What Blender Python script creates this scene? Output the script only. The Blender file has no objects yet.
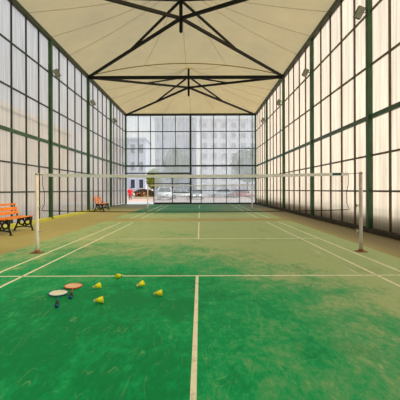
import bpy, bmesh, math, random
from mathutils import Vector, Matrix
random.seed(7)
PI = math.pi
COL = bpy.context.scene.collection

# ------------------------------------------------------------------ materials
def srgb(r, g, b):
    f = lambda c: (c/255/12.92) if c/255 <= .04045 else ((c/255+.055)/1.055)**2.4
    return (f(r), f(g), f(b), 1)

def new_mat(name):
    m = bpy.data.materials.new(name); m.use_nodes = True
    nt = m.node_tree; nt.nodes.clear()
    out = nt.nodes.new('ShaderNodeOutputMaterial')
    return m, nt, out

def N(nt, typ, **kw):
    n = nt.nodes.new(typ)
    for k, v in kw.items():
        if k.startswith('i_'):
            n.inputs[k[2:].replace('_', ' ')].default_value = v
        else:
            setattr(n, k, v)
    return n

def ramp(nt, src, stops):
    r = nt.nodes.new('ShaderNodeValToRGB')
    e = r.color_ramp.elements
    while len(e) > 1: e.remove(e[-1])
    e[0].position = stops[0][0]; e[0].color = stops[0][1]
    for p, c in stops[1:]:
        x = e.new(p); x.color = c
    nt.links.new(src, r.inputs[0]); return r.outputs[0]

def g(v): return (v, v, v, 1)

def mixc(nt, fac, a, b):
    m = nt.nodes.new('ShaderNodeMix'); m.data_type = 'RGBA'
    for s, v in ((0, fac), (6, a), (7, b)):
        if hasattr(v, 'links'): nt.links.new(v, m.inputs[s])
        else: m.inputs[s].default_value = v
    return m.outputs[2]

def math_(nt, op, a, b=0.0, clamp=False):
    m = nt.nodes.new('ShaderNodeMath'); m.operation = op; m.use_clamp = clamp
    for s, v in ((0, a), (1, b)):
        if hasattr(v, 'links'): nt.links.new(v, m.inputs[s])
        else: m.inputs[s].default_value = v
    return m.outputs[0]

def noise(nt, vec, scale, detail=4, rough=.6, mapscale=None, rot=None, dist=0):
    if mapscale or rot:
        mp = N(nt, 'ShaderNodeMapping')
        if mapscale: mp.inputs['Scale'].default_value = mapscale
        if rot: mp.inputs['Rotation'].default_value = rot
        nt.links.new(vec, mp.inputs[0]); vec = mp.outputs[0]
    n = N(nt, 'ShaderNodeTexNoise'); n.inputs['Scale'].default_value = scale
    n.inputs['Detail'].default_value = detail; n.inputs['Roughness'].default_value = rough
    n.inputs['Distortion'].default_value = dist
    nt.links.new(vec, n.inputs['Vector']); return n.outputs['Fac']

def world_pos(nt):
    return N(nt, 'ShaderNodeNewGeometry').outputs['Position']

def simple(name, col, rough=.5, metal=0., var=.12, scale=8., spec=.5, emit=None, es=0):
    m, nt, out = new_mat(name)
    b = N(nt, 'ShaderNodeBsdfPrincipled')
    pos = N(nt, 'ShaderNodeTexCoord').outputs['Object']
    nz = noise(nt, pos, scale)
    dark = tuple(c*(1-var*2) for c in col[:3])+(1,)
    lite = tuple(min(1, c*(1+var)) for c in col[:3])+(1,)
    nt.links.new(ramp(nt, nz, [(.3, dark), (.7, lite)]), b.inputs['Base Color'])
    b.inputs['Roughness'].default_value = rough; b.inputs['Metallic'].default_value = metal
    b.inputs['Specular IOR Level'].default_value = spec
    if emit:
        b.inputs['Emission Color'].default_value = emit; b.inputs['Emission Strength'].default_value = es
    nt.links.new(b.outputs[0], out.inputs[0]); return m

def panel_mat(name, col, transp, glow=0., streak=.12, diff=.3):
    """ribbed milky sheet: part translucent, part diffuse, a little see-through"""
    m, nt, out = new_mat(name)
    pos = world_pos(nt)
    st = noise(nt, pos, 1.0, 3, .6, mapscale=(9, 9, .35))
    bl = noise(nt, pos, .7, 3, .6)
    a = tuple(c*(1-streak*2.2) for c in col[:3])+(1,)
    c1 = ramp(nt, st, [(.35, a), (.62, col)])
    c2 = mixc(nt, ramp(nt, bl, [(.4, g(0)), (.75, g(.35))]), c1, tuple(c*.78 for c in col[:3])+(1,))
    tr = N(nt, 'ShaderNodeBsdfTranslucent'); nt.links.new(c2, tr.inputs[0])
    di = N(nt, 'ShaderNodeBsdfDiffuse'); nt.links.new(c2, di.inputs[0])
    m1 = N(nt, 'ShaderNodeMixShader'); m1.inputs[0].default_value = diff
    nt.links.new(tr.outputs[0], m1.inputs[1]); nt.links.new(di.outputs[0], m1.inputs[2])
    tp = N(nt, 'ShaderNodeBsdfTransparent'); tp.inputs[0].default_value = tuple(min(1, c*1.05) for c in col[:3])+(1,)
    m2 = N(nt, 'ShaderNodeMixShader')
    nt.links.new(ramp(nt, st, [(.3, g(transp*1.15)), (.7, g(transp*.85))]), m2.inputs[0])
    nt.links.new(m1.outputs[0], m2.inputs[1]); nt.links.new(tp.outputs[0], m2.inputs[2])
    nt.links.new(m2.outputs[0], out.inputs[0]); return m

M = {}
M['green_steel'] = simple('green_painted_steel', srgb(42, 84, 44), .45, 0, .15, 3)
M['dark_steel'] = simple('dark_painted_steel', srgb(32, 46, 28), .5, 0, .15, 3)
M['brown_steel'] = simple('mullion_steel', srgb(84, 74, 44), .5, 0, .15, 3)
M['black_steel'] = simple('roof_steel', srgb(8, 10, 8), .7, 0, .15, 3, .3)
M['panel_left'] = panel_mat('milky_sheet_left', (.73, .75, .76, 1), .22)
M['panel_right'] = panel_mat('milky_sheet_right', (.74, .665, .545, 1), .14, streak=.15)
M['panel_end'] = panel_mat('milky_sheet_end', (.84, .87, .86, 1), .47, streak=.07)
M['white_metal'] = simple('white_post_paint', srgb(255, 240, 238), .4, 0, .05, 6)
M['grey_metal'] = simple('grey_post_paint', srgb(206, 198, 190), .4, 0, .12, 9)
M['rust'] = simple('red_primer', srgb(150, 84, 60), .7, 0, .2, 20)
M['tape'] = simple('net_tape_white', srgb(255, 247, 252), .8, 0, .06, 4)
M['tag_teal'] = simple('net_tag_teal', srgb(40, 110, 110), .8)
M['cord'] = simple('net_cord_brown', srgb(44, 40, 30), .9)
M['wood'] = simple('orange_stained_wood', srgb(240, 138, 20), .5, 0, .14, 5)
M['iron'] = simple('cast_iron_green', srgb(8, 30, 22), .5, 0, .2, 10)
M['lamp_grey'] = simple('lamp_housing_grey', srgb(84, 86, 74), .5)
M['lamp_glass'] = simple('lamp_glass', srgb(150, 154, 138), .3)
M['yellow'] = simple('shuttle_yellow', srgb(250, 246, 0), .5, 0, .05, 4)
M['cork'] = simple('shuttle_cork', srgb(235, 225, 170), .6)
M['band'] = simple('shuttle_band', srgb(60, 150, 60), .6)
M['blue'] = simple('racket_blue', srgb(20, 78, 150), .35)
M['red'] = simple('racket_red', srgb(205, 50, 28), .35)
M['string_w'] = simple('racket_strings_pale', srgb(240, 246, 226), .6)
M['string_r'] = simple('racket_strings_cream', srgb(250, 205, 170), .6)
M['grip'] = simple('racket_grip_black', srgb(14, 16, 22), .8)
M['asphalt'] = simple('forecourt_paving', srgb(176, 150, 138), .9, 0, .08, 1.2)
M['apron'] = simple('pale_apron', srgb(160, 166, 164), .9, 0, .06, 1.2)
M['concrete'] = simple('concrete', srgb(216, 206, 190), .9, 0, .12, 2)
M['kerb'] = simple('dark_kerb', srgb(62, 54, 38), .9, 0, .2, 4)
M['car_white'] = simple('car_white', srgb(236, 236, 234), .25)
M['car_silver'] = simple('car_silver', srgb(170, 172, 174), .25)
M['car_red'] = simple('car_red', srgb(170, 50, 44), .25)
M['car_glass'] = simple('car_glass', srgb(40, 44, 48), .1)
M['tyre'] = simple('tyre', srgb(20, 20, 20), .8)
M['headlamp'] = simple('headlamp', srgb(255, 246, 220), .2, emit=srgb(255, 240, 200), es=5)
M['bld_white'] = simple('building_white', srgb(226, 228, 232), .9, 0, .04, .3)
M['bld_grey'] = simple('building_grey', srgb(196, 200, 206), .9, 0, .05, .3)
M['bld_blue'] = simple('building_pale_blue', srgb(186, 194, 212), .9, 0, .04, .3)
M['bld_warm'] = simple('building_pinkish', srgb(200, 182, 152), .9, 0, .06, .2)
M['win_dark'] = simple('window_dark', srgb(52, 64, 82), .2)
M['win_mid'] = simple('window_grey', srgb(168, 174, 182), .2)
M['bark'] = simple('bark', srgb(84, 66, 46), .9)
M['leaf'] = simple('leaf_green', srgb(70, 104, 40), .7, 0, .3, 1)
M['leaf_y'] = simple('leaf_yellow_green', srgb(150, 160, 40), .7, 0, .3, 1)
M['leaf_d'] = simple('leaf_dark', srgb(84, 70, 34), .8, 0, .3, 1)
M['flower'] = simple('flower_orange', srgb(226, 150, 90), .7, 0, .2, 1)
M['skin'] = simple('skin', srgb(214, 160, 130), .6)
M['hair'] = simple('hair_dark', srgb(50, 38, 32), .8)
M['jacket'] = simple('red_coat', srgb(222, 22, 26), .8)
M['trousers'] = simple('dark_trousers', srgb(56, 44, 50), .8)
M['bag'] = simple('cream_bag', srgb(232, 216, 200), .8)

def concrete_floor_mat():
    m, nt, out = new_mat('tan_floor')
    pos = world_pos(nt)
    a = noise(nt, pos, .5, 5, .65, mapscale=(1.2, .35, 1)); b = noise(nt, pos, 6, 5, .7)
    base = ramp(nt, a, [(.3, srgb(156, 150, 92)), (.55, srgb(174, 166, 104)), (.75, srgb(194, 186, 124))])
    base = mixc(nt, ramp(nt, b, [(.4, g(0)), (.7, g(.3))]), base, srgb(160, 138, 84))
    # yellow-green tint along the foot of the left wall
    sx = N(nt, 'ShaderNodeSeparateXYZ'); nt.links.new(pos, sx.inputs[0])
    edge = math_(nt, 'ADD', sx.outputs[0], math_(nt, 'MULTIPLY', noise(nt, pos, 1.1, 4, .7), .9))
    foot_tint = ramp(nt, math_(nt, 'MULTIPLY', math_(nt, 'ADD', edge, 6.6), .7, True), [(.3, g(.75)), (.72, g(0))])
    base = mixc(nt, foot_tint, base, srgb(206, 208, 60))
    # dirt along the right side
    dr = ramp(nt, math_(nt, 'MULTIPLY', math_(nt, 'SUBTRACT', math_(nt, 'ADD', sx.outputs[0], math_(nt, 'MULTIPLY', a, .8)), 3.6), .6, True), [(.1, g(0)), (.6, g(.75))])
    base = mixc(nt, dr, base, srgb(112, 100, 76))
    base = mixc(nt, math_(nt, 'MULTIPLY', math_(nt, 'SUBTRACT', sx.outputs[1], 21.5), .2, True), base, srgb(104, 108, 88))  # shade at the far end, painted into the floor colour
    p = N(nt, 'ShaderNodeBsdfPrincipled'); nt.links.new(base, p.inputs['Base Color'])
    p.inputs['Roughness'].default_value = .7; p.inputs['Specular IOR Level'].default_value = .3
    nt.links.new(p.outputs[0], out.inputs[0]); return m

def court_mat():
    m, nt, out = new_mat('worn_green_court')
    pos = world_pos(nt)
    sx = N(nt, 'ShaderNodeSeparateXYZ'); nt.links.new(pos, sx.inputs[0])
    X, Y = sx.outputs[0], sx.outputs[1]
    big = noise(nt, pos, .55, 5, .62, mapscale=(.8, 1, 1))
    mid = noise(nt, pos, 2.2, 6, .72, mapscale=(1.3, .8, 1), rot=(0, 0, .5), dist=.6)
    fine = noise(nt, pos, 15, 6, .8, mapscale=(1.4, .6, 1), rot=(0, 0, -.35), dist=.5)
    def scratch(sc, rot, ms, dist, thin):
        n_ = noise(nt, pos, sc, 2, .5, mapscale=ms, rot=rot, dist=dist)
        return ramp(nt, math_(nt, 'ABSOLUTE', math_(nt, 'SUBTRACT', n_, .5)), [(0, g(1)), (thin*1.6, g(0))])
    s1 = scratch(2.2, (0, 0, .7), (1.6, .35, 1), 1.4, .006)
    s2 = scratch(1.7, (0, 0, -.9), (2.0, .4, 1), 2.0, .005)
    gate = ramp(nt, noise(nt, pos, 3.5, 4, .7), [(.48, g(0)), (.66, g(.3))])
    scr = math_(nt, 'MULTIPLY', math_(nt, 'MAXIMUM', s1, s2), gate)
    # wear towards the right side; further in, dust plus wall reflections painted as sheen
    w = math_(nt, 'ADD', math_(nt, 'MULTIPLY', math_(nt, 'SUBTRACT', Y, 4.4), .22, True), math_(nt, 'MULTIPLY', math_(nt, 'SUBTRACT', X, -.1), .37, True))
    far = math_(nt, 'MULTIPLY', math_(nt, 'SUBTRACT', Y, 18.), .25, True)  # mask for the shade painted over the far end of the courts
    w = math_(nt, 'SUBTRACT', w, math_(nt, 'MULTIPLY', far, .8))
    w = math_(nt, 'ADD', w, math_(nt, 'MULTIPLY', math_(nt, 'SUBTRACT', big, .5), 1.5))
    w = math_(nt, 'ADD', w, math_(nt, 'MULTIPLY', math_(nt, 'SUBTRACT', mid, .5), 1.5))
    w = math_(nt, 'ADD', w, .1)
    w = math_(nt, 'ADD', w, math_(nt, 'MULTIPLY', math_(nt, 'SUBTRACT', fine, .5), 1.3))
    base = ramp(nt, w, [(0., srgb(0, 134, 74)), (.3, srgb(0, 160, 92)), (.6, srgb(88, 166, 106)), (1., srgb(166, 186, 130))])
    base = mixc(nt, scr, base, srgb(190, 216, 160))
    base = mixc(nt, math_(nt, 'MULTIPLY', far, .75), base, srgb(58, 108, 84))  # far-end shade mixed into the court colour
    dk = noise(nt, pos, 1.3, 4, .7, mapscale=(1, .6, 1), rot=(0, 0, -.4))
    base = mixc(nt, ramp(nt, dk, [(.55, g(0)), (.75, g(.35))]), base, srgb(30, 104, 56))
    p = N(nt, 'ShaderNodeBsdfPrincipled'); nt.links.new(base, p.inputs['Base Color'])
    p.inputs['Roughness'].default_value = .6; p.inputs['Specular IOR Level'].default_value = .12
    bp = N(nt, 'ShaderNodeBump'); bp.inputs['Strength'].default_value = .15; bp.inputs['Distance'].default_value = .004
    nt.links.new(fine, bp.inputs['Height']); nt.links.new(bp.outputs[0], p.inputs['Normal'])
    nt.links.new(p.outputs[0], out.inputs[0]); return m

def line_mat(name, keep, col=srgb(244, 242, 216)):
    m, nt, out = new_mat(name)
    pos = world_pos(nt)
    nz = noise(nt, pos, 9, 6, .75)
    p = N(nt, 'ShaderNodeBsdfPrincipled')
    p.inputs['Base Color'].default_value = col
    p.inputs['Roughness'].default_value = .6; p.inputs['Specular IOR Level'].default_value = .3
    nt.links.new(ramp(nt, nz, [(.3, g(max(0, keep-.35))), (.5, g(keep))]), p.inputs['Alpha'])
    nt.links.new(p.outputs[0], out.inputs[0]); return m

def membrane_mat():
    m, nt, out = new_mat('tan_tensile_fabric')
    pos = world_pos(nt)
    nz = noise(nt, pos, .5, 4, .6)
    base = ramp(nt, nz, [(.3, srgb(178, 142, 64)), (.7, srgb(202, 164, 82))])
    di = N(nt, 'ShaderNodeBsdfDiffuse'); tr = N(nt, 'ShaderNodeBsdfTranslucent')
    nt.links.new(base, di.inputs[0]); nt.links.new(base, tr.inputs[0])
    mx = N(nt, 'ShaderNodeMixShader'); mx.inputs[0].default_value = .15
    nt.links.new(di.outputs[0], mx.inputs[1]); nt.links.new(tr.outputs[0], mx.inputs[2])
    # see-through share added to let daylight through and brighten the floor
    tp = N(nt, 'ShaderNodeBsdfTransparent'); tp.inputs[0].default_value = (.93, .80, .50, 1)
    m2 = N(nt, 'ShaderNodeMixShader'); m2.inputs[0].default_value = .34
    nt.links.new(mx.outputs[0], m2.inputs[1]); nt.links.new(tp.outputs[0], m2.inputs[2])
    nt.links.new(m2.outputs[0], out.inputs[0]); return m

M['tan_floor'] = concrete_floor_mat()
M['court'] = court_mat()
M['line'] = line_mat('court_line_paint', .95)
M['line_worn'] = line_mat('court_line_worn', .35)
M['membrane'] = membrane_mat()
M['seam'] = simple('fabric_seam', srgb(158, 138, 88), .9)

# ------------------------------------------------------------------ mesh helpers
class MB:
    def __init__(s): s.bm = bmesh.new()
    def box(s, a, b, bev=0):
        a, b = Vector(a), Vector(b); c = (a+b)/2; d = b-a
        r = bmesh.ops.create_cube(s.bm, size=1, matrix=Matrix.Translation(c) @ Matrix.Diagonal((abs(d.x), abs(d.y), abs(d.z), 1)))
        if bev:
            es = list({e for v in r['verts'] for e in v.link_edges})
            bmesh.ops.bevel(s.bm, geom=es, offset=bev, segments=2, affect='EDGES', profile=.5)
        return s
    def bar(s, a, b, w, h, up=(0, 0, 1)):
        a, b = Vector(a), Vector(b); d = b-a; L = d.length; z = d.normalized()
        u = Vector(up); x = u.cross(z)
        if x.length < 1e-5: x = Vector((1, 0, 0)).cross(z)
        x.normalize(); y = z.cross(x)
        R = Matrix((x, y, z)).transposed().to_4x4()
        bmesh.ops.create_cube(s.bm, size=1, matrix=Matrix.Translation((a+b)/2) @ R @ Matrix.Diagonal((w, h, L, 1)))
        return s
    def tube(s, pts, r, n=8, caps=True, closed=False):
        pts = [Vector(p) for p in pts]; K = len(pts)
        rs = r if isinstance(r, (list, tuple)) else [r]*K
        rings = []; ref = None
        for i, p in enumerate(pts):
            if closed: t = (pts[(i+1) % K]-pts[i-1]).normalized()
            else: t = (pts[min(i+1, K-1)]-pts[max(i-1, 0)]).normalized()
            if ref is None:
                ref = Vector((0, 0, 1)) if abs(t.z) < .9 else Vector((1, 0, 0))
            x = ref-t*ref.dot(t)
            if x.length < 1e-5: x = t.orthogonal()
            x.normalize(); ref = x; y = t.cross(x)
            rings.append([s.bm.verts.new(p+(x*math.cos(2*PI*k/n)+y*math.sin(2*PI*k/n))*rs[i]) for k in range(n)])
        for i in range(K if closed else K-1):
            A, B = rings[i], rings[(i+1) % K]
            for k in range(n): s.bm.faces.new((A[k], A[(k+1) % n], B[(k+1) % n], B[k]))
        if caps and not closed:
            s.bm.faces.new(rings[0][::-1]); s.bm.faces.new(rings[-1])
        return s
    def lathe(s, prof, c=(0, 0, 0), n=16, mat=None):
        c = Vector(c); rings = []
        for r, z in prof:
            ring = []
            for k in range(n):
                v = Vector((max(r, 1e-4)*math.cos(2*PI*k/n), max(r, 1e-4)*math.sin(2*PI*k/n), z))
                if mat: v = mat @ v
                ring.append(s.bm.verts.new(v+c))
            rings.append(ring)
        for A, B in zip(rings, rings[1:]):
            for k in range(n): s.bm.faces.new((A[k], A[(k+1) % n], B[(k+1) % n], B[k]))
        s.bm.faces.new(rings[0][::-1]); s.bm.faces.new(rings[-1]); return s
    def quad(s, pts):
        s.bm.faces.new([s.bm.verts.new(p) for p in pts]); return s
    def prism(s, poly, axis, a, b):
        def P(u, v, w): return {'x': (w, u, v), 'y': (u, w, v), 'z': (u, v, w)}[axis]
        A = [s.bm.verts.new(P(u, v, a)) for u, v in poly]; B = [s.bm.verts.new(P(u, v, b)) for u, v in poly]
        n = len(poly)
        for i in range(n): s.bm.faces.new((A[i], A[(i+1) % n], B[(i+1) % n], B[i]))
        s.bm.faces.new(A[::-1]); s.bm.faces.new(B); return s
    def build(s, name, mat, parent=None, smooth=False, label=None, kind=None):
        bmesh.ops.recalc_face_normals(s.bm, faces=s.bm.faces)
        me = bpy.data.meshes.new(name); s.bm.to_mesh(me); s.bm.free()
        if smooth:
            for p in me.polygons: p.use_smooth = True
        me.materials.append(M[mat])
        o = bpy.data.objects.new(name, me); COL.objects.link(o)
        if parent: o.parent = parent
        if label: o['label'] = label
        if kind: o['kind'] = kind
        return o

def thing(name, label, cat, loc=(0, 0, 0), rz=0, group=None):
    o = bpy.data.objects.new(name, None); COL.objects.link(o); o.empty_display_size = .2
    o.location = loc; o.rotation_euler = (0, 0, rz); o['label'] = label; o['category'] = cat
    if group: o['group'] = group
    return o
def tag(o, label, cat, group=None, kind=None):
    o['label'] = label; o['category'] = cat
    if group: o['group'] = group
    if kind: o['kind'] = kind
    return o
def struct(name, label=None, cat=None):
    o = bpy.data.objects.new(name, None); COL.objects.link(o); o['kind'] = 'structure'
    if label: o['label'] = label
    if cat: o['category'] = cat
    return o
def kids(o): return [c for c in bpy.data.objects if c.parent == o]
def copy_tree(o, label=None, parent=None):
    c = o.copy(); COL.objects.link(c)
    if parent: c.parent = parent
    if label: c['label'] = label
    for ch in kids(o): copy_tree(ch, None, c)
    return c

# ------------------------------------------------------------------ hall geometry
XL, XR = -6.65, 5.02
BAY = 5.37; YE = 32.0; YB = YE-8*BAY
ZT = 7.95
RAILS = [1.20, 2.24, 3.36, 4.88, 6.45]
XC = (XL+XR)/2

# ---- floor, courts and lines
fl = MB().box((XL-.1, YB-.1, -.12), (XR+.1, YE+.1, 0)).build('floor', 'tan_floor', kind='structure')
tag(fl, 'worn tan concrete floor around the two green badminton courts', 'floor')

def court(y0, ya, yb, label):
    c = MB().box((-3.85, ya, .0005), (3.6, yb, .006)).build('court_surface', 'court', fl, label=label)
    z0, z1 = .0062, .0085
    def ln(xa, xb, y1, y2, mat='line', lab=None):
        MB().box((xa, y1, z0), (xb, y2, z1)).build('court_line', mat, c, label=lab)
    h = .02; O = -.01
    for sgn in (-1, 1):
        ln(O+sgn*3.04-h, O+sgn*3.04+h, y0-6.7, y0+6.7)
        ln(O+sgn*2.57-h, O+sgn*2.57+h, y0-6.7, y0+6.7)
        ya_, yb_ = sorted((y0+sgn*1.98, y0+sgn*6.7))
        ln(O-.035-h, O-.035+h, ya_, yb_)
        ln(-3.05, 3.05, y0+sgn*1.98-h, y0+sgn*1.98+h)
        ln(-3.05, 3.05, y0+sgn*5.94-h, y0+sgn*5.94+h, 'line_worn')
        ln(-3.05, 3.05, y0+sgn*6.7-h, y0+sgn*6.7+h, 'line_worn')
    return c
Y1, Y2 = 7.2, 22.5
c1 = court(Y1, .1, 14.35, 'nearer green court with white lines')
for a, b in ((6.85, 7.9), (5.3, 5.8)):
    MB().box((2.31, a, .0062), (2.35, b, .0085)).build('old_line_mark', 'line_worn', c1, label='short worn leftover line mark')
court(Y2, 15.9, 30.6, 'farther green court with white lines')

# ---- walls
def side_wall(name, x, inward, pm, mul, label):
    w = struct(name, label, 'wall')
    d = inward
    for b in range(8):
        ya = YB+b*BAY
        q = MB()
        zs = [.12]+RAILS+[ZT]
        for k in range(5):
            for z0, z1 in zip(zs, zs[1:]):
                q.quad([(x, ya+k*BAY/5, z0), (x, ya+(k+1)*BAY/5, z0), (x, ya+(k+1)*BAY/5, z1), (x, ya+k*BAY/5, z1)])
        bmesh.ops.remove_doubles(q.bm, verts=q.bm.verts, dist=1e-4)
        q.build('glazing', pm, w)
        for k in range(1, 5):
            y = ya+k*BAY/5
            MB().box((x, y-.022, .1), (x+d*.055, y+.022, ZT)).build('mullion', mul, w)
    for b in range(9):
        y = YB+b*BAY
        MB().box((x-d*.02, y-.075, 0), (x+d*.14, y+.075, ZT+.02), .006).build('column', 'green_steel', w)
    for z in RAILS:
        t = .065 if z == 3.36 else .026
        MB().box((x, YB, z-t), (x+d*(.075 if z == 3.36 else .05), YE, z+t)).build('rail', 'green_steel' if z == 3.36 else mul, w)
    MB().box((x-d*.04, YB, ZT-.1), (x+d*.15, YE, ZT+.08)).build('eaves_beam', 'dark_steel', w)
    return w
wl = side_wall('wall_left', XL, 1, 'panel_left', 'dark_steel', 'long left wall of milky ribbed sheets in a green steel frame')
wr = side_wall('wall_right', XR, -1, 'panel_right', 'brown_steel', 'long right wall of cream backlit sheets in a green steel frame')
MB().box((XR-.16, YB, 0), (XR+.1, YE, .13), .01).build('kerb', 'kerb', wr)
MB().box((XL-.1, YB, 0), (XL+.13, YE, .07), .01).build('kerb', 'tan_floor', wl)

wf = struct('wall_far', 'end wall of clear ribbed sheets with an open sliding door at its left', 'wall')
def px(p): return (p-200)/11.25
XM = px(190.7)
lm = [px(p) for p in (138.5, 150.8, 163, 175.6)]
rm = [px(p) for p in (201.2, 213.8, 226.4, 239.4, 252.3)]
q = MB()
q.quad([(XL, YE, 3.42), (XM, YE, 3.42), (XM, YE, ZT), (XL, YE, ZT)])
q.quad([(XL, YE, 2.76), (XM, YE, 2.76), (XM, YE, 3.42), (XL, YE, 3.42)])
q.build('glazing', 'panel_end', wf)
MB().quad([(XM, YE, .1), (XR, YE, .1), (XR, YE, ZT), (XM, YE, ZT)]).build('glazing', 'panel_end', wf)
for x in lm: MB().box((x-.03, YE-.06, 3.42), (x+.03, YE, ZT)).build('mullion', 'dark_steel', wf)
for x in rm: MB().box((x-.03, YE-.06, .1), (x+.03, YE, ZT)).build('mullion', 'dark_steel', wf)
MB().box((XM-.08, YE-.14, 0), (XM+.08, YE+.02, ZT)).build('column', 'dark_steel', wf)
for z in (3.40, 4.93, 6.45):
    t = .07 if z < 4 else .035
    MB().box((XL, YE-.07, z-t), (XR, YE, z+t)).build('rail', 'dark_steel', wf)
for z in (1.2, 2.27): MB().box((XM, YE-.06, z-.03), (XR, YE, z+.03)).build('rail', 'dark_steel', wf)
MB().box((XL, YE-.08, 2.70), (XM, YE+.02, 2.80)).build('door_track', 'dark_steel', wf)
MB().box((XL, YE-.15, ZT-.1), (XR, YE+.05, ZT+.08)).build('eaves_beam', 'dark_steel', wf)
MB().box((px(154), YE-.1, 0), (XR, YE+.05, .12)).build('kerb', 'dark_steel', wf)
# sliding door, pushed open to the right
dr = struct('door_1', 'sliding door of clear sheet pushed open beside the gap in the far wall', 'door')
xa, xb = px(154), XM-.02; ym = YE-.1
mid = px(172.5)
f = MB()
for x in (xa, mid, xb): f.box((x-.035, ym-.03, .05), (x+.035, ym+.03, 2.74))
for z in (.12, 1.83, 2.70): f.box((xa, ym-.028, z-.035), (xb, ym+.028, z+.035))
f.box((mid, ym-.028, .99), (xb, ym+.028, 1.05))
f.build('door_frame', 'dark_steel', dr)
MB().quad([(xa, ym, .1), (xb, ym, .1), (xb, ym, 2.7), (xa, ym, 2.7)]).build('door_pane', 'panel_end', dr)
MB().tube([(xa+.02, ym-.04, 1.0), (xa+.02, ym-.09, 1.02), (xa+.02, ym-.09, 1.28), (xa+.02, ym-.04, 1.3)], .012).build('door_handle', 'grey_metal', dr, True)
# back wall behind the viewer
wb = struct('wall_back', 'end wall behind the viewpoint, milky sheets in a green steel frame', 'wall')
MB().quad([(XL, YB, .1), (XR, YB, .1), (XR, YB, ZT), (XL, YB, ZT)]).build('glazing', 'panel_left', wb)
for k in range(1, 10):
    x = XL+(XR-XL)*k/10; MB().box((x-.03, YB, 0), (x+.03, YB+.06, ZT)).build('mullion', 'dark_steel', wb)
for z in RAILS+[ZT]: MB().box((XL, YB, z-.04), (XR, YB+.06, z+.04)).build('rail', 'dark_steel', wb)

# ---- tensile membrane ceiling
ce = struct('ceiling', 'tan stretched fabric roof rising to tented peaks', 'ceiling')
PEAK = 10.35
def membrane(ya, yb, flat_far=False, flat_near=False):
    yc = (ya+yb)/2; hx = (XR-XL)/2; hy = (yb-ya)/2
    def edge(a):
        c, s = math.cos(a), math.sin(a); k = 1/max(abs(c), abs(s))
        u, v = c*k, s*k; z = ZT+.05
        if abs(v) > .9999:
            if not ((v > 0 and flat_far) or (v < 0 and flat_near)): z += .75*(1-u*u)
        return Vector((XC+u*hx, yc+v*hy, z)), u, v
    NA, NT = 96, 16
    def pt(a, t, seam_dip=True):
        P, u, v = edge(a); h = P.z+(PEAK-P.z)*(.72*t+.28*t*t*t)
        # fabric sags a little between the seams
        ph = (a/(2*PI)*16) % 1
        if seam_dip: h += .05*math.sin(PI*ph)*(1-t)*t*3
        x = P.x+(XC-P.x)*t; y = P.y+(yc-P.y)*t
        return (x, y, h)
    q = MB(); rows = []
    for j in range(NT+1):
        t = j/NT*.985
        rows.append([q.bm.verts.new(pt(2*PI*i/NA+PI/4, t)) for i in range(NA)])
    for A, B in zip(rows, rows[1:]):
        for i in range(NA): q.bm.faces.new((A[i], A[(i+1) % NA], B[(i+1) % NA], B[i]))
    q.bm.faces.new(rows[-1])
    mo = q.build('membrane', 'membrane', ce, True)
    s = MB()
    for k in range(16):
        a = 2*PI*k/16+PI/4
        if k % 4 == 0: continue
        s.tube([(lambda p: (p[0], p[1], p[2]-.012))(pt(a, j/NT*.985)) for j in range(NT+1)], .008, 4)
    s.build('seam', 'seam', mo)
    # edge rope of the bay
    s = MB()
    if not flat_far:
        s.tube([(lambda p: (p[0], p[1], p[2]-.02))(edge(PI/4+PI/2*i/24)[0]) for i in range(25)], .03, 6)
        s.build('edge_rope', 'seam', mo)
UN = [(YB, YB+2*BAY), (YB+2*BAY, YB+4*BAY), (YB+4*BAY, YB+6*BAY), (YB+6*BAY, YE)]
for i, (a, b) in enumerate(UN): membrane(a, b, i == 3, i == 0)

def truss(ya, yb, label):
    yc = (ya+yb)/2; r = thing('roof_truss', label, 'truss', (XC, yc, ZT), 0, None)
    hx = (XR-XL)/2-.08; hy = (yb-ya)/2
    J = Vector((0, 0, .88)); T = Vector((0, 0, 1.68))
    MB().box((-.075, -.075, .3), (.075, .075, 2.28), .01).tube([(0, 0, .24), (0, 0, .3)], .05).build('mast', 'black_steel', r)
    for sx in (-1, 1):
        for sy in (-1, 1):
            Cn = Vector((sx*hx, sy*(hy-.02), -.03))
            MB().bar(Cn, J, .11, .13).build('rafter', 'black_steel', r)
            MB().bar(Cn.lerp(J, .52), T, .09, .09).build('strut', 'black_steel', r)
    MB().box((-hx, hy-.06, -.14), (hx, hy+.06, .04)).build('tie_beam', 'black_steel', r) if yb < YE-1 else None
    return r
truss(UN[2][0], UN[2][1], 'dark steel roof truss nearest the viewer, its post and rafters reaching the top edge')
truss(UN[3][0], UN[3][1], 'dark steel roof truss further back, next to the far end wall')

# ---- floodlights
def floodlight(label, side):
    r = thing('floodlight', label, 'floodlight', group='floodlights on the wall columns')
    d = side
    MB().tube([(0, 0, 0), (.1*d, 0, .03), (.14*d, 0, .0)], .014, 6).box((-.01, -.05, -.06), (.015, .05, .06)).build('bracket', 'lamp_grey', r)
    Mx = Matrix.Translation((.22*d, -.03, .0)) @ Matrix.Rotation(-d*.42, 4, 'Y') @ Matrix.Rotation(.35, 4, 'X')
    h = MB(); h.box((-.11, -.06, -.17), (.11, .06, .17), .025)
    for k in range(6): h.box((-.1+k*.038, .06, -.14), (-.092+k*.038, .1, .14))
    h.bm.transform(Mx); ho = h.build('housing', 'lamp_grey', r)
    gl = MB(); gl.box((-.09, -.068, -.15), (.09, -.059, .15)); gl.bm.transform(Mx); gl.build('lens', 'lamp_glass', ho)
    return r
pl = floodlight('floodlight on left wall column nearest the viewer', 1)
pr = floodlight('floodlight on right wall column nearest the viewer', -1)
ordn = ['second', 'third', 'fourth']
cy = [YB+b*BAY for b in range(9)]
seenL = [cy[5], cy[6], cy[7]]; seenR = [cy[4], cy[5], cy[6], cy[7]]
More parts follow.
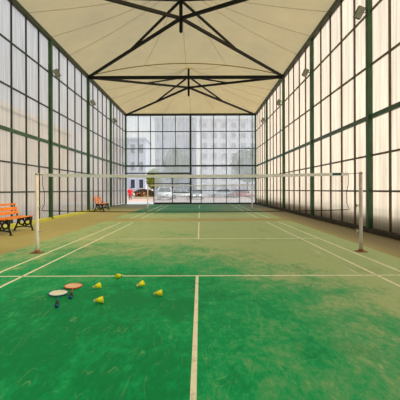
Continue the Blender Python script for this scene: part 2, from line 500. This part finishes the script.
for i, y in enumerate(seenL):
    o = pl if i == 0 else copy_tree(pl, '%s floodlight from the viewer along the left wall columns' % ordn[i-1])
    o.location = (XL+.14, y, 6.42)
for i, y in enumerate(seenR):
    o = pr if i == 0 else copy_tree(pr, '%s floodlight from the viewer along the right wall columns' % ordn[i-1])
    o.location = (XR-.14, y, 6.40)

# ------------------------------------------------------------------ nets and posts
def post(x, y, label, mat, side, full=True):
    r = thing('net_post', label, 'post', (x, y, .007 if abs(x) < 3.6 and y < 30 else 0))
    H = 1.585
    MB().lathe([(.036, .008), (.036, .3), (.033, .32), (.033, H-.02)], n=14).build('pole', mat, r, True)
    MB().box((-.10, -.09, 0), (.10, .09, .014), .004).lathe([(.05, .013), (.044, .05)], n=12).build('base_plate', 'rust', r)
    MB().lathe([(.036, H-.03), (.038, H), (.025, H+.012)], n=14).build('cap', 'grey_metal', r, True)
    for z in (.92, .42):
        MB().prism([(side*.03, z-.01), (side*.074, z-.01), (side*.074, z-.035), (side*.087, z-.035), (side*.087, z+.035), (side*.074, z+.035), (side*.074, z+.012), (side*.03, z+.012)], 'y', -.012, .012).build('cleat', 'grey_metal', r)
    return r
PXL, PXR = -3.26, 3.215
post(PXL, Y1, 'cream white net post standing left of the near court', 'white_metal', 1)
post(PXR, Y1, 'grey net post standing right of the near court', 'grey_metal', -1)
post(-3.27, Y2, 'net post at the left side of the far court', 'white_metal', 1)
post(3.25, Y2, 'net post at the right side of the far court', 'white_metal', -1)

def net(y, xa, xb, pa, pb, label, tagged):
    r = thing('badminton_net', label, 'net', ((xa+xb)/2, y, 0))
    xa -= (xc := (xa+xb)/2); xb -= xc; pa -= xc; pb -= xc
    zt = lambda x: 1.565-.035*(1-(2*(x-xa)/(xb-xa)-1)**2)
    zb = lambda x: .845-.035*(1-(2*(x-xa)/(xb-xa)-1)**2)
    K = 32; xs = [xa+(xb-xa)*i/K for i in range(K+1)]
    t = MB()
    for a, b in zip(xs, xs[1:]): t.bar((a, 0, zt(a)-.005), (b, 0, zt(b)-.005), .008, .058)
    t.build('top_tape', 'tape', r)
    m = MB(); nx = 270
    for i in range(nx+1):
        x = xa+(xb-xa)*i/nx
        m.tube([(x, 0, zt(x)-.02), (x, 0, zb(x))], 0.0005, 3, False)
    for j in range(1, 33):
        f_ = j/33
        m.tube([(x, 0, zt(x)*(1-f_)+zb(x)*f_) for x in xs], 0.0005, 3, False)
    m.build('mesh', 'cord', r, kind='stuff')
    MB().tube([(x, 0, zb(x)) for x in xs], .009, 5).build('bottom_cord', 'cord', r)
    for s, x in ((-1, xa), (1, xb)):
        MB().tube([(x, 0, zt(x)), (x-s*.0, 0, zt(x)-.2), (x+s*-.04, 0, 1.2), (x-s*.035, 0, .98), (x+s*.02, 0, zb(x))], .006, 5).build('side_cord', 'cord', r)
    MB().tube([(pa, 0, 1.575), (xa, 0, 1.56)], .006, 5).build('tie_cord', 'cord', r)
    MB().tube([(pb, 0, 1.575), (xb, 0, 1.56)], .006, 5).build('tie_cord', 'cord', r)
    if tagged: MB().box((xb-.32, -.007, 1.535), (xb-.14, .007, 1.585)).build('tape_tag', 'tag_teal', r)
    return r
net(Y1, -3.15, 2.97, PXL+.04, PXR-.04, 'near badminton net with white top tape stretched between the two closest posts', True)
net(Y2, -3.15, 3.1, -3.23, 3.21, 'far badminton net behind the near one, in front of the end wall', False)

# ------------------------------------------------------------------ benches
def bench(label, loc, L):
    r = thing('park_bench', label, 'bench', loc, -PI/2)
    # local: x along the bench, -> rotated so that local +y faces the court
    for y0 in (.02, .13, .24, .35):
        z = .445-.02*math.sin((y0-.02)/.36*PI)
        MB().box((-L/2, y0, z), (L/2, y0+.088, z+.03), .006).build('seat_slat', 'wood', r)
    for i, (z0, w) in enumerate(((.53, .095), (.645, .105), (.80, .06))):
        c = Vector((0, -.035-(z0-.5)*.32, z0+w/2))
        b = MB(); b.box((-L/2, -.014, -w/2), (L/2, .014, w/2), .006)
        b.bm.transform(Matrix.Translation(c) @ Matrix.Rotation(.31, 4, 'X')); b.build('back_slat', 'wood', r)
    for x in (-L/2+.1, L/2-.1):
        m = MB()
        m.tube([(x, .46, .0), (x, .44, .1), (x, .40, .2), (x, .42, .33), (x, .43, .43)], [.03, .026, .028, .026, .028], 8)
        m.tube([(x, -.12, .0), (x, -.07, .12), (x, -.01, .25), (x, .0, .42), (x, -.06, .58), (x, -.14, .86)], [.03, .026, .028, .028, .024, .016], 8)
        m.tube([(x, .44, .43), (x, .2, .41), (x, .0, .43)], .018, 8)
        m.tube([(x, .45, .1), (x, .2, .14), (x, -.08, .1)], .022, 8)
        for cy_, cz, rr in ((.30, .27, .085), (.12, .27, .085), (.21, .18, .045), (.21, .36, .045), (.34, .38, .03), (.08, .38, .03)):
            m.tube([(x, cy_+rr*math.cos(a*PI/8), cz+rr*math.sin(a*PI/8)) for a in range(16)], .026, 6, closed=True)
        m.box((x-.03, .42, 0), (x+.03, .50, .015)).box((x-.03, -.16, 0), (x+.03, -.08, .015))
        m.build('leg_frame', 'iron', r, True)
    return r
bench('orange slatted bench with dark iron legs cut by the left edge of the picture', (-5.72, 10.66, 0), 1.5)
bench('orange slatted bench with dark iron legs further back against the left wall', (-6.2, 22.1, 0), 1.45)

# ------------------------------------------------------------------ shuttlecocks
def shuttle(label, loc, yaw, tilt):
    r = thing('shuttlecock', label, 'shuttlecock', loc, yaw)
    # axis: local +x (cork end) lying on the court, skirt edge touching
    R = Matrix.Rotation(PI/2+tilt, 4, 'Y')
    T = Matrix.Translation((0, 0, .034))
    s = MB(); s.lathe([(.0315, -.055), (.0325, -.056), (.024, -.015), (.0135, .012), (.012, .012), (.0225, -.015), (.0305, -.054)], n=24, mat=T @ R)
    sk = s.build('skirt', 'yellow', r, True)
    q = MB()
    for a in range(16):
        c, s_ = math.cos(a*PI/8), math.sin(a*PI/8)
        q.tube([T @ R @ Vector((.013*c, .013*s_, .012)), T @ R @ Vector((.0335*c, .0335*s_, -.057))], .0009, 4)
    q.build('rib', 'yellow', sk, kind='stuff')
    MB().lathe([(.0142, .010), (.0142, .015)], n=20, mat=T @ R).build('band', 'band', r, True)
    MB().lathe([(.0132, .014), (.0135, .024), (.011, .031), (.006, .0355), (.001, .037)], n=20, mat=T @ R).build('cork', 'cork', r, True)
    return r
def gp(pxx, py): D = 450/(py-190); return ((pxx-200.3)*D/360, D)
SH = [(120.5, 278, 'yellow shuttlecock lying on the white service line', -.3, -.15),
      (95.7, 289, 'yellow shuttlecock lying right beside the red racket', 3.6, .15),
      (139.2, 287.4, 'yellow shuttlecock between the one on the line and the rightmost one', 3.8, .2),
      (97.2, 303.4, 'yellow shuttlecock lying nearest the viewer, right of the blue racket', 3.35, .1),
      (156.8, 296.4, 'rightmost yellow shuttlecock, closest to the court centre line', 3.3, .1)]
for a, b, lab, yw, tl in SH:
    x, y = gp(a, b+.8); o = shuttle(lab, (x, y, .009), yw, tl); o['group'] = 'yellow shuttlecocks on the court'; o.scale = (1.12,)*3

# ------------------------------------------------------------------ rackets
def racket(label, head, butt, frame, strings):
    hx, hy = head; bx, by = butt
    d = Vector((hx-bx, hy-by, 0)); ang = math.atan2(d.y, d.x)
    r = thing('badminton_racket', label, 'racket', (bx, by, .009), ang)
    z = .014
    cx = .545; a_, b_ = .128, .108
    ring = [(cx+a_*math.cos(t*PI/20), b_*math.sin(t*PI/20), z) for t in range(40)]
    MB().tube(ring, .0065, 8, closed=True).build('head_frame', frame, r, True)
    s = MB()
    for k in range(-9, 10):
        v = k*.0108; h = a_*math.sqrt(max(0, 1-(v/b_)**2))
        s.tube([(cx-h, v, z), (cx+h, v, z)], .0021, 4)
    for k in range(-11, 12):
        v = k*.011; h = b_*math.sqrt(max(0, 1-(v/a_)**2))
        s.tube([(cx+v, -h, z+.001), (cx+v, h, z+.001)], .0021, 4)
    s.build('strings', strings, r)
    MB().tube([(.17, 0, z+.001), (cx-a_+.004, 0, z)], [.006, .005], 8).tube([(cx-a_-.02, 0, z), (cx-a_+.003, -.02, z)], .005, 6).tube([(cx-a_-.02, 0, z), (cx-a_+.003, .02, z)], .005, 6).build('shaft', frame, r, True)
    MB().tube([(.012, 0, z+.004), (.02, 0, z+.003), (.16, 0, z+.003), (.185, 0, z+.001)], [.021, .019, .018, .009], 10).build('grip', 'grip', r, True)
    MB().tube([(0, 0, z+.004), (.014, 0, z+.004)], .018, 10).build('butt_cap', 'blue', r, True)
    return r
racket('blue framed badminton racket with pale strings lying left of the red one', gp(57.8, 298.6), gp(56.8, 308.3), 'blue', 'string_w')
racket('red framed badminton racket with cream strings lying on the green court', gp(72.6, 290), gp(70.2, 299.5), 'red', 'string_r')

# ------------------------------------------------------------------ outside
gd = MB().box((-90, -60, -.3), (90, 160, -.125)).build('ground', 'asphalt', kind='structure')
tag(gd, 'pale pinkish paving outside the hall', 'ground')
ap = MB().box((-16, YE+.1, -.13), (16, YE+8.5, -.06)).build('apron', 'apron', gd, label='pale strip of paving along the end wall')
lowwall = MB().box((XR+.2, YB, -.125), (XR+.36, YE, .7)).build('low_wall', 'concrete')
tag(lowwall, 'low grey concrete wall seen dimly through the right wall sheets', 'wall')

def building(label, x0, x1, y0, depth, h, mat, nx, nz, wmat, z0=1.0, rot=0):
    r = thing('building', label, 'building', ((x0+x1)/2, y0, -.125))
    w = (x1-x0)/2
    b = MB(); b.box((-w, 0, 0), (w, depth, h)); b.build('facade', mat, r)
    MB().box((-w-.2, -.25, h), (w+.2, depth+.2, h+.4)).build('parapet', mat, r)
    cw = 2*w/nx; ch = (h-z0)/nz
    for i in range(nx):
        for j in range(nz):
            xx = -w+cw*(i+.5); zz = z0+ch*(j+.45)
            f_ = MB().box((xx-cw*.28, -.06, zz-ch*.28), (xx+cw*.28, .02, zz+ch*.3)).build('window', 'bld_white', r)
            MB().box((xx-cw*.24, -.09, zz-ch*.24), (xx+cw*.24, -.04, zz+ch*.26)).build('pane', wmat, f_)
    return r
building('pale blue building with tall dark windows seen through the open door', -22, -12.4, 82, 10, 13, 'bld_blue', 5, 3, 'win_dark')
building('large pale grey block behind the left half of the end wall', -12, -1, 96, 12, 20.4, 'bld_grey', 6, 6, 'win_mid')
building('tall white block with grey windows behind the right half of the end wall', 0, 17, 90, 12, 19.0, 'bld_white', 7, 7, 'win_mid')
building('long pinkish building outside the left wall', -46, -18, 10, 40, 9, 'bld_warm', 8, 3, 'win_mid')

def foliage(name, c, rad, n, mat, parent, s=.35, label=None):
    rnd = random.Random(hash(name) % 7+int(c[0]*10) % 97)
    q = MB()
    for _ in range(n):
        while True:
            v = Vector((rnd.uniform(-1, 1), rnd.uniform(-1, 1), rnd.uniform(-1, 1)))
            if .35 < v.length < 1: break
        p = Vector(c)+Vector((v.x*rad[0], v.y*rad[1], v.z*rad[2]))
        a = Vector((rnd.gauss(0, 1), rnd.gauss(0, 1), rnd.gauss(0, 1))).normalized(); b = a.orthogonal().normalized()
        c2 = a.cross(b); k = s*rnd.uniform(.6, 1.3)
        q.quad([p+b*k*.5, p+c2*k*.28, p-b*k*.5, p-c2*k*.28])
    return q.build(name, mat, parent, kind=None, label=label)
def tree(label, loc, h, rad, mat, n=900):
    r = thing('tree', label, 'tree', loc)
    m = MB(); m.tube([(0, 0, 0), (.1, 0, h*.3), (0, .1, h*.6), (.1, 0, h*.85)], [.22, .17, .12, .04], 8)
    for k in range(6):
        a = k*1.05; m.tube([(0, 0, h*.4+k*.25), (math.cos(a)*rad*.5, math.sin(a)*rad*.5, h*.6+k*.3)], [.08, .03], 6)
    m.build('trunk', 'bark', r)
    foliage('crown', (0, 0, h*.66), (rad, rad, h*.36), n, mat, r, .5)
    return r
tree('yellow green tree seen through the open door', (-8.5, 66, -.125), 5.2, 1.35, 'leaf_y', 1500)
tree('green tree behind the end wall left of its middle column', (-4.6, 70, -.125), 9.5, 2.6, 'leaf', 1100)
tree('green tree behind the end wall right side', (8.6, 66, -.125), 9, 3.0, 'leaf', 1400)
hg = thing('flower_bed', 'dark hedge with orange flowers outside the open door', 'hedge', (-9.3, 59.5, -.125))
foliage('leaves', (0, 0, .75), (1.85, .7, .85), 2200, 'leaf_d', hg, .28).__setitem__('kind', 'stuff')
foliage('flowers', (-.3, -.35, .7), (1.5, .6, .5), 90, 'flower', hg, .3).__setitem__('kind', 'stuff')
MB().box((-1.9, -.75, 0), (1.9, .75, .3), .03).build('planter', 'bld_warm', hg)

def car(label, loc, rz, mat, lights=False, H=1.45, W=1.78, L=4.3):
    r = thing('car', label, 'car', loc, rz)     # local +y is the front
    hl = L/2; k = H/1.45
    low = [(-hl, .32), (-hl+.05, .85*k), (-hl+.55, .93*k), (hl-1.1, .92*k), (hl-.15, .72*k), (hl, .55*k), (hl-.02, .28), (-hl+.05, .25)]
    b = MB(); b.prism(low, 'x', -W/2, W/2)
    bmesh.ops.bevel(b.bm, geom=list(b.bm.edges), offset=.06, segments=2, affect='EDGES')
    body = b.build('body', mat, r, True)
    def cab(grow, z0, z1, ins):
        B = [(-W/2+.04, -hl+.35), (W/2-.04, -hl+.35), (W/2-.04, hl-1.15), (-W/2+.04, hl-1.15)]
        T = [(-W/2+.2, -hl+.8), (W/2-.2, -hl+.8), (W/2-.2, hl-1.95), (-W/2+.2, hl-1.95)]
        return B, T
    B, T = cab(0, 0, 0, 0); m = MB()
    Bv = [m.bm.verts.new((x, y, .88*k)) for x, y in B]; Tv = [m.bm.verts.new((x, y, H-.03)) for x, y in T]
    for i in range(4): m.bm.faces.new((Bv[i], Bv[(i+1) % 4], Tv[(i+1) % 4], Tv[i]))
    m.bm.faces.new(Tv)
    m.build('windows', 'car_glass', r)
    p = MB(); p.box((-W/2+.19, -hl+.78, H-.05), (W/2-.19, hl-1.93, H), .02)
    for (a, c) in zip(B, T): p.bar((a[0], a[1], .88*k), (c[0], c[1], H-.03), .07, .07)
    for sx in (-1, 1): p.bar((sx*(W/2-.04), -.2, .88*k), (sx*(W/2-.2), -.25, H-.03), .07, .05)
    p.build('roof', mat, r)
    for sx in (-1, 1):
        for sy in (-hl+.8, hl-.85):
            w = MB(); w.tube([(sx*(W/2-.2), sy, .32), (sx*(W/2+.01), sy, .32)], .32, 20); wo = w.build('wheel', 'tyre', r)
            MB().tube([(sx*(W/2), sy, .32), (sx*(W/2+.02), sy, .32)], .19, 14).build('hubcap', 'car_silver', wo)
        MB().box((sx*(W/2-.42)-.16, hl-.14, .56*k), (sx*(W/2-.42)+.16, hl+.01, .68*k), .02).build('headlight', 'headlamp' if lights else 'car_silver', r)
        MB().box((sx*(W/2-.3)-.14, -hl-.02, .6*k), (sx*(W/2-.3)+.14, -hl+.1, .75*k), .02).build('tail_light', 'car_red', r)
    MB().box((-.45, hl-.05, .36), (.45, hl+.02, .52), .02).build('grille', 'tyre', r)
    return r
G = -.125
def cx(p, D): return (p-200.3)*D/360
car('white tall car facing the hall just right of the open door', (cx(164, 49), 51, G), PI, 'car_white', False, 1.75, 1.95)
car('white low car parked sideways right of the tall white one', (cx(183, 57), 57, G), -PI/2+.05, 'car_white')
car('car with lit headlights right of the middle column', (cx(197.5, 52), 54, G), PI, 'car_silver', True)
car('white car parked sideways beyond the far net', (cx(221, 66), 66, G), PI/2, 'car_white', False, 1.6)
car('dull red car parked sideways behind the right of the far wall', (cx(243, 60), 60, G), -PI/2, 'car_red')

# ------------------------------------------------------------------ person
def skin_mesh(name, verts, edges, mat, parent, sub=2):
    me = bpy.data.meshes.new(name)
    me.from_pydata([v[0] for v in verts], edges, [])
    o = bpy.data.objects.new(name, me); COL.objects.link(o); o.parent = parent
    sk = o.modifiers.new('skin', 'SKIN')
    if not me.skin_vertices: 
        bpy.context.view_layer.objects.active = o
    for i, v in enumerate(verts):
        rr = v[1] if isinstance(v[1], tuple) else (v[1], v[1])
        me.skin_vertices[0].data[i].radius = rr
    me.skin_vertices[0].data[0].use_root = True
    sk.use_smooth_shade = True
    ss = o.modifiers.new('sub', 'SUBSURF'); ss.levels = sub; ss.render_levels = sub
    me.materials.append(M[mat]); return o
pr_ = thing('person', 'person in a long red coat and dark trousers standing outside the open door', 'person', (cx(130.4, 52), 52, G), .35)
V = [((0, 0, .95), (.15, .11)), ((0, 0, 1.15), (.145, .1)), ((0, 0, 1.36), (.17, .105)), ((0, 0, 1.47), .07), ((0, -.01, 1.54), .055), ((0, -.02, 1.62), (.075, .09)), ((0, -.02, 1.7), (.07, .085))]
E = [(0, 1), (1, 2), (2, 3), (3, 4), (4, 5), (5, 6)]
def add(par, p, r): V.append((p, r)); E.append((par, len(V)-1)); return len(V)-1
for s in (-1, 1):
    k = add(0, (s*.1, 0, .86), .1); k = add(k, (s*.12, -.03*s, .48), .065); k = add(k, (s*.13, .05*s, .09), .042); add(k, (s*.14, .05*s-.17, .04), .035)
    a = add(2, (s*.2, 0, 1.4), .06); a = add(a, (s*.33, .03, 1.13), .045); a = add(a, (s*.30, -.14, .93), .03)
    hnd = add(a, (s*.295, -.18, .87), (.022, .035))
    for i in range(4):
        y = -.155-i*.02; f1 = add(hnd, (s*.30, y, .81), .009); f2 = add(f1, (s*.292, y+.004, .775-.006*(i % 2)), .008); add(f2, (s*.28, y+.012, .75), .007)
    t1 = add(hnd, (s*.27, -.145, .84), .010); add(t1, (s*.265, -.135, .805), .008)
body = skin_mesh('body', V, E, 'skin', pr_)
# jacket, trousers, hair as clothing over the body
VJ = [((0, 0, .5), (.3, .24)), ((0, 0, 1.08), (.25, .18)), ((0, 0, 1.36), (.24, .17)), ((0, 0, 1.47), (.1, .09))]
EJ = [(0, 1), (1, 2), (2, 3)]
for s in (-1, 1):
    n0 = len(VJ); VJ += [((s*.2, 0, 1.4), .11), ((s*.34, .03, 1.13), .09), ((s*.305, -.12, .97), .065)]; EJ += [(2, n0), (n0, n0+1), (n0+1, n0+2)]
skin_mesh('coat', VJ, EJ, 'jacket', pr_)
VT = [((0, 0, .93), (.17, .13))]; ET = []
for s in (-1, 1):
    n0 = len(VT); VT += [((s*.1, 0, .84), .125), ((s*.12, -.03*s, .48), .09), ((s*.13, .05*s, .12), .07)]; ET += [(0, n0), (n0, n0+1), (n0+1, n0+2)]
skin_mesh('trousers', VT, ET, 'trousers', pr_)
for s in (-1, 1):
    MB().box((s*.14-.05, .05*s-.22, 0), (s*.14+.05, .05*s+.07, .085), .03).build('shoe', 'grip', pr_, True)
hm = MB(); bmesh.ops.create_uvsphere(hm.bm, u_segments=16, v_segments=10, radius=1, matrix=Matrix.Translation((0, .012, 1.69)) @ Matrix.Diagonal((.1, .115, .11, 1)))
hm.build('hair', 'hair', pr_, True)
for s in (-1, 1):
    e = MB(); bmesh.ops.create_uvsphere(e.bm, u_segments=8, v_segments=6, radius=.012, matrix=Matrix.Translation((s*.03, -.105, 1.645))); e.build('eye', 'grip', pr_)
e = MB(); e.tube([(0, -.10, 1.65), (0, -.125, 1.61)], [.008, .014], 6); e.build('nose', 'skin', pr_)
e = MB(); e.box((-.022, -.108, 1.575), (.022, -.095, 1.583)); e.build('mouth', 'rust', pr_)
bgp = thing('handbag', 'cream bag held at the side of the person in red', 'bag', (cx(130.4, 52)+.58, 51.9, G))
MB().box((-.13, -.09, .62), (.13, .09, .92), .03).build('pouch', 'bag', bgp)
MB().tube([(-.08, 0, .9), (-.12, -.0, 1.0), (-.17, 0, 1.06), (-.08, 0, 1.04), (.06, 0, .9)], .012, 6).build('strap', 'bag', bgp)

# ------------------------------------------------------------------ light
w = bpy.data.worlds.new('sky'); bpy.context.scene.world = w; w.use_nodes = True
nt = w.node_tree; nt.nodes.clear()
wo = nt.nodes.new('ShaderNodeOutputWorld'); bg = nt.nodes.new('ShaderNodeBackground')
tc = nt.nodes.new('ShaderNodeTexCoord'); sp = nt.nodes.new('ShaderNodeSeparateXYZ')
nt.links.new(tc.outputs['Generated'], sp.inputs[0])
col = ramp(nt, sp.outputs[2], [(0, (1.0, .93, .85, 1)), (.12, (.98, .96, .95, 1)), (.35, (.68, .82, 1.0, 1)), (1, (.5, .68, 1.0, 1))])
nt.links.new(col, bg.inputs[0]); bg.inputs[1].default_value = 1.2
nt.links.new(bg.outputs[0], wo.inputs[0])
sd = bpy.data.lights.new('sun', 'SUN'); sd.energy = 7.0; sd.angle = .6; sd.color = (1, .93, .82)
so = bpy.data.objects.new('sun', sd); COL.objects.link(so)
so.rotation_euler = Vector((.62, -.1, .78)).to_track_quat('Z', 'Y').to_euler()

# ------------------------------------------------------------------ camera
cd = bpy.data.cameras.new('camera'); cam = bpy.data.objects.new('camera', cd); COL.objects.link(cam)
cd.sensor_width = 36; cd.lens = 360/400*36; cd.shift_y = -.025; cd.clip_start = .05; cd.clip_end = 400
cam.location = (0, 0, 1.25); cam.rotation_mode = 'XYZ'
cam.matrix_world = Matrix.Translation((0, 0, 1.25)) @ Matrix.Rotation(PI/2, 4, 'X') @ Matrix.Rotation(math.radians(-.2), 4, 'Z')
bpy.context.scene.camera = cam
sc = bpy.context.scene
sc.view_settings.view_transform = 'Standard'; sc.view_settings.look = 'None'; sc.view_settings.exposure = 0.0
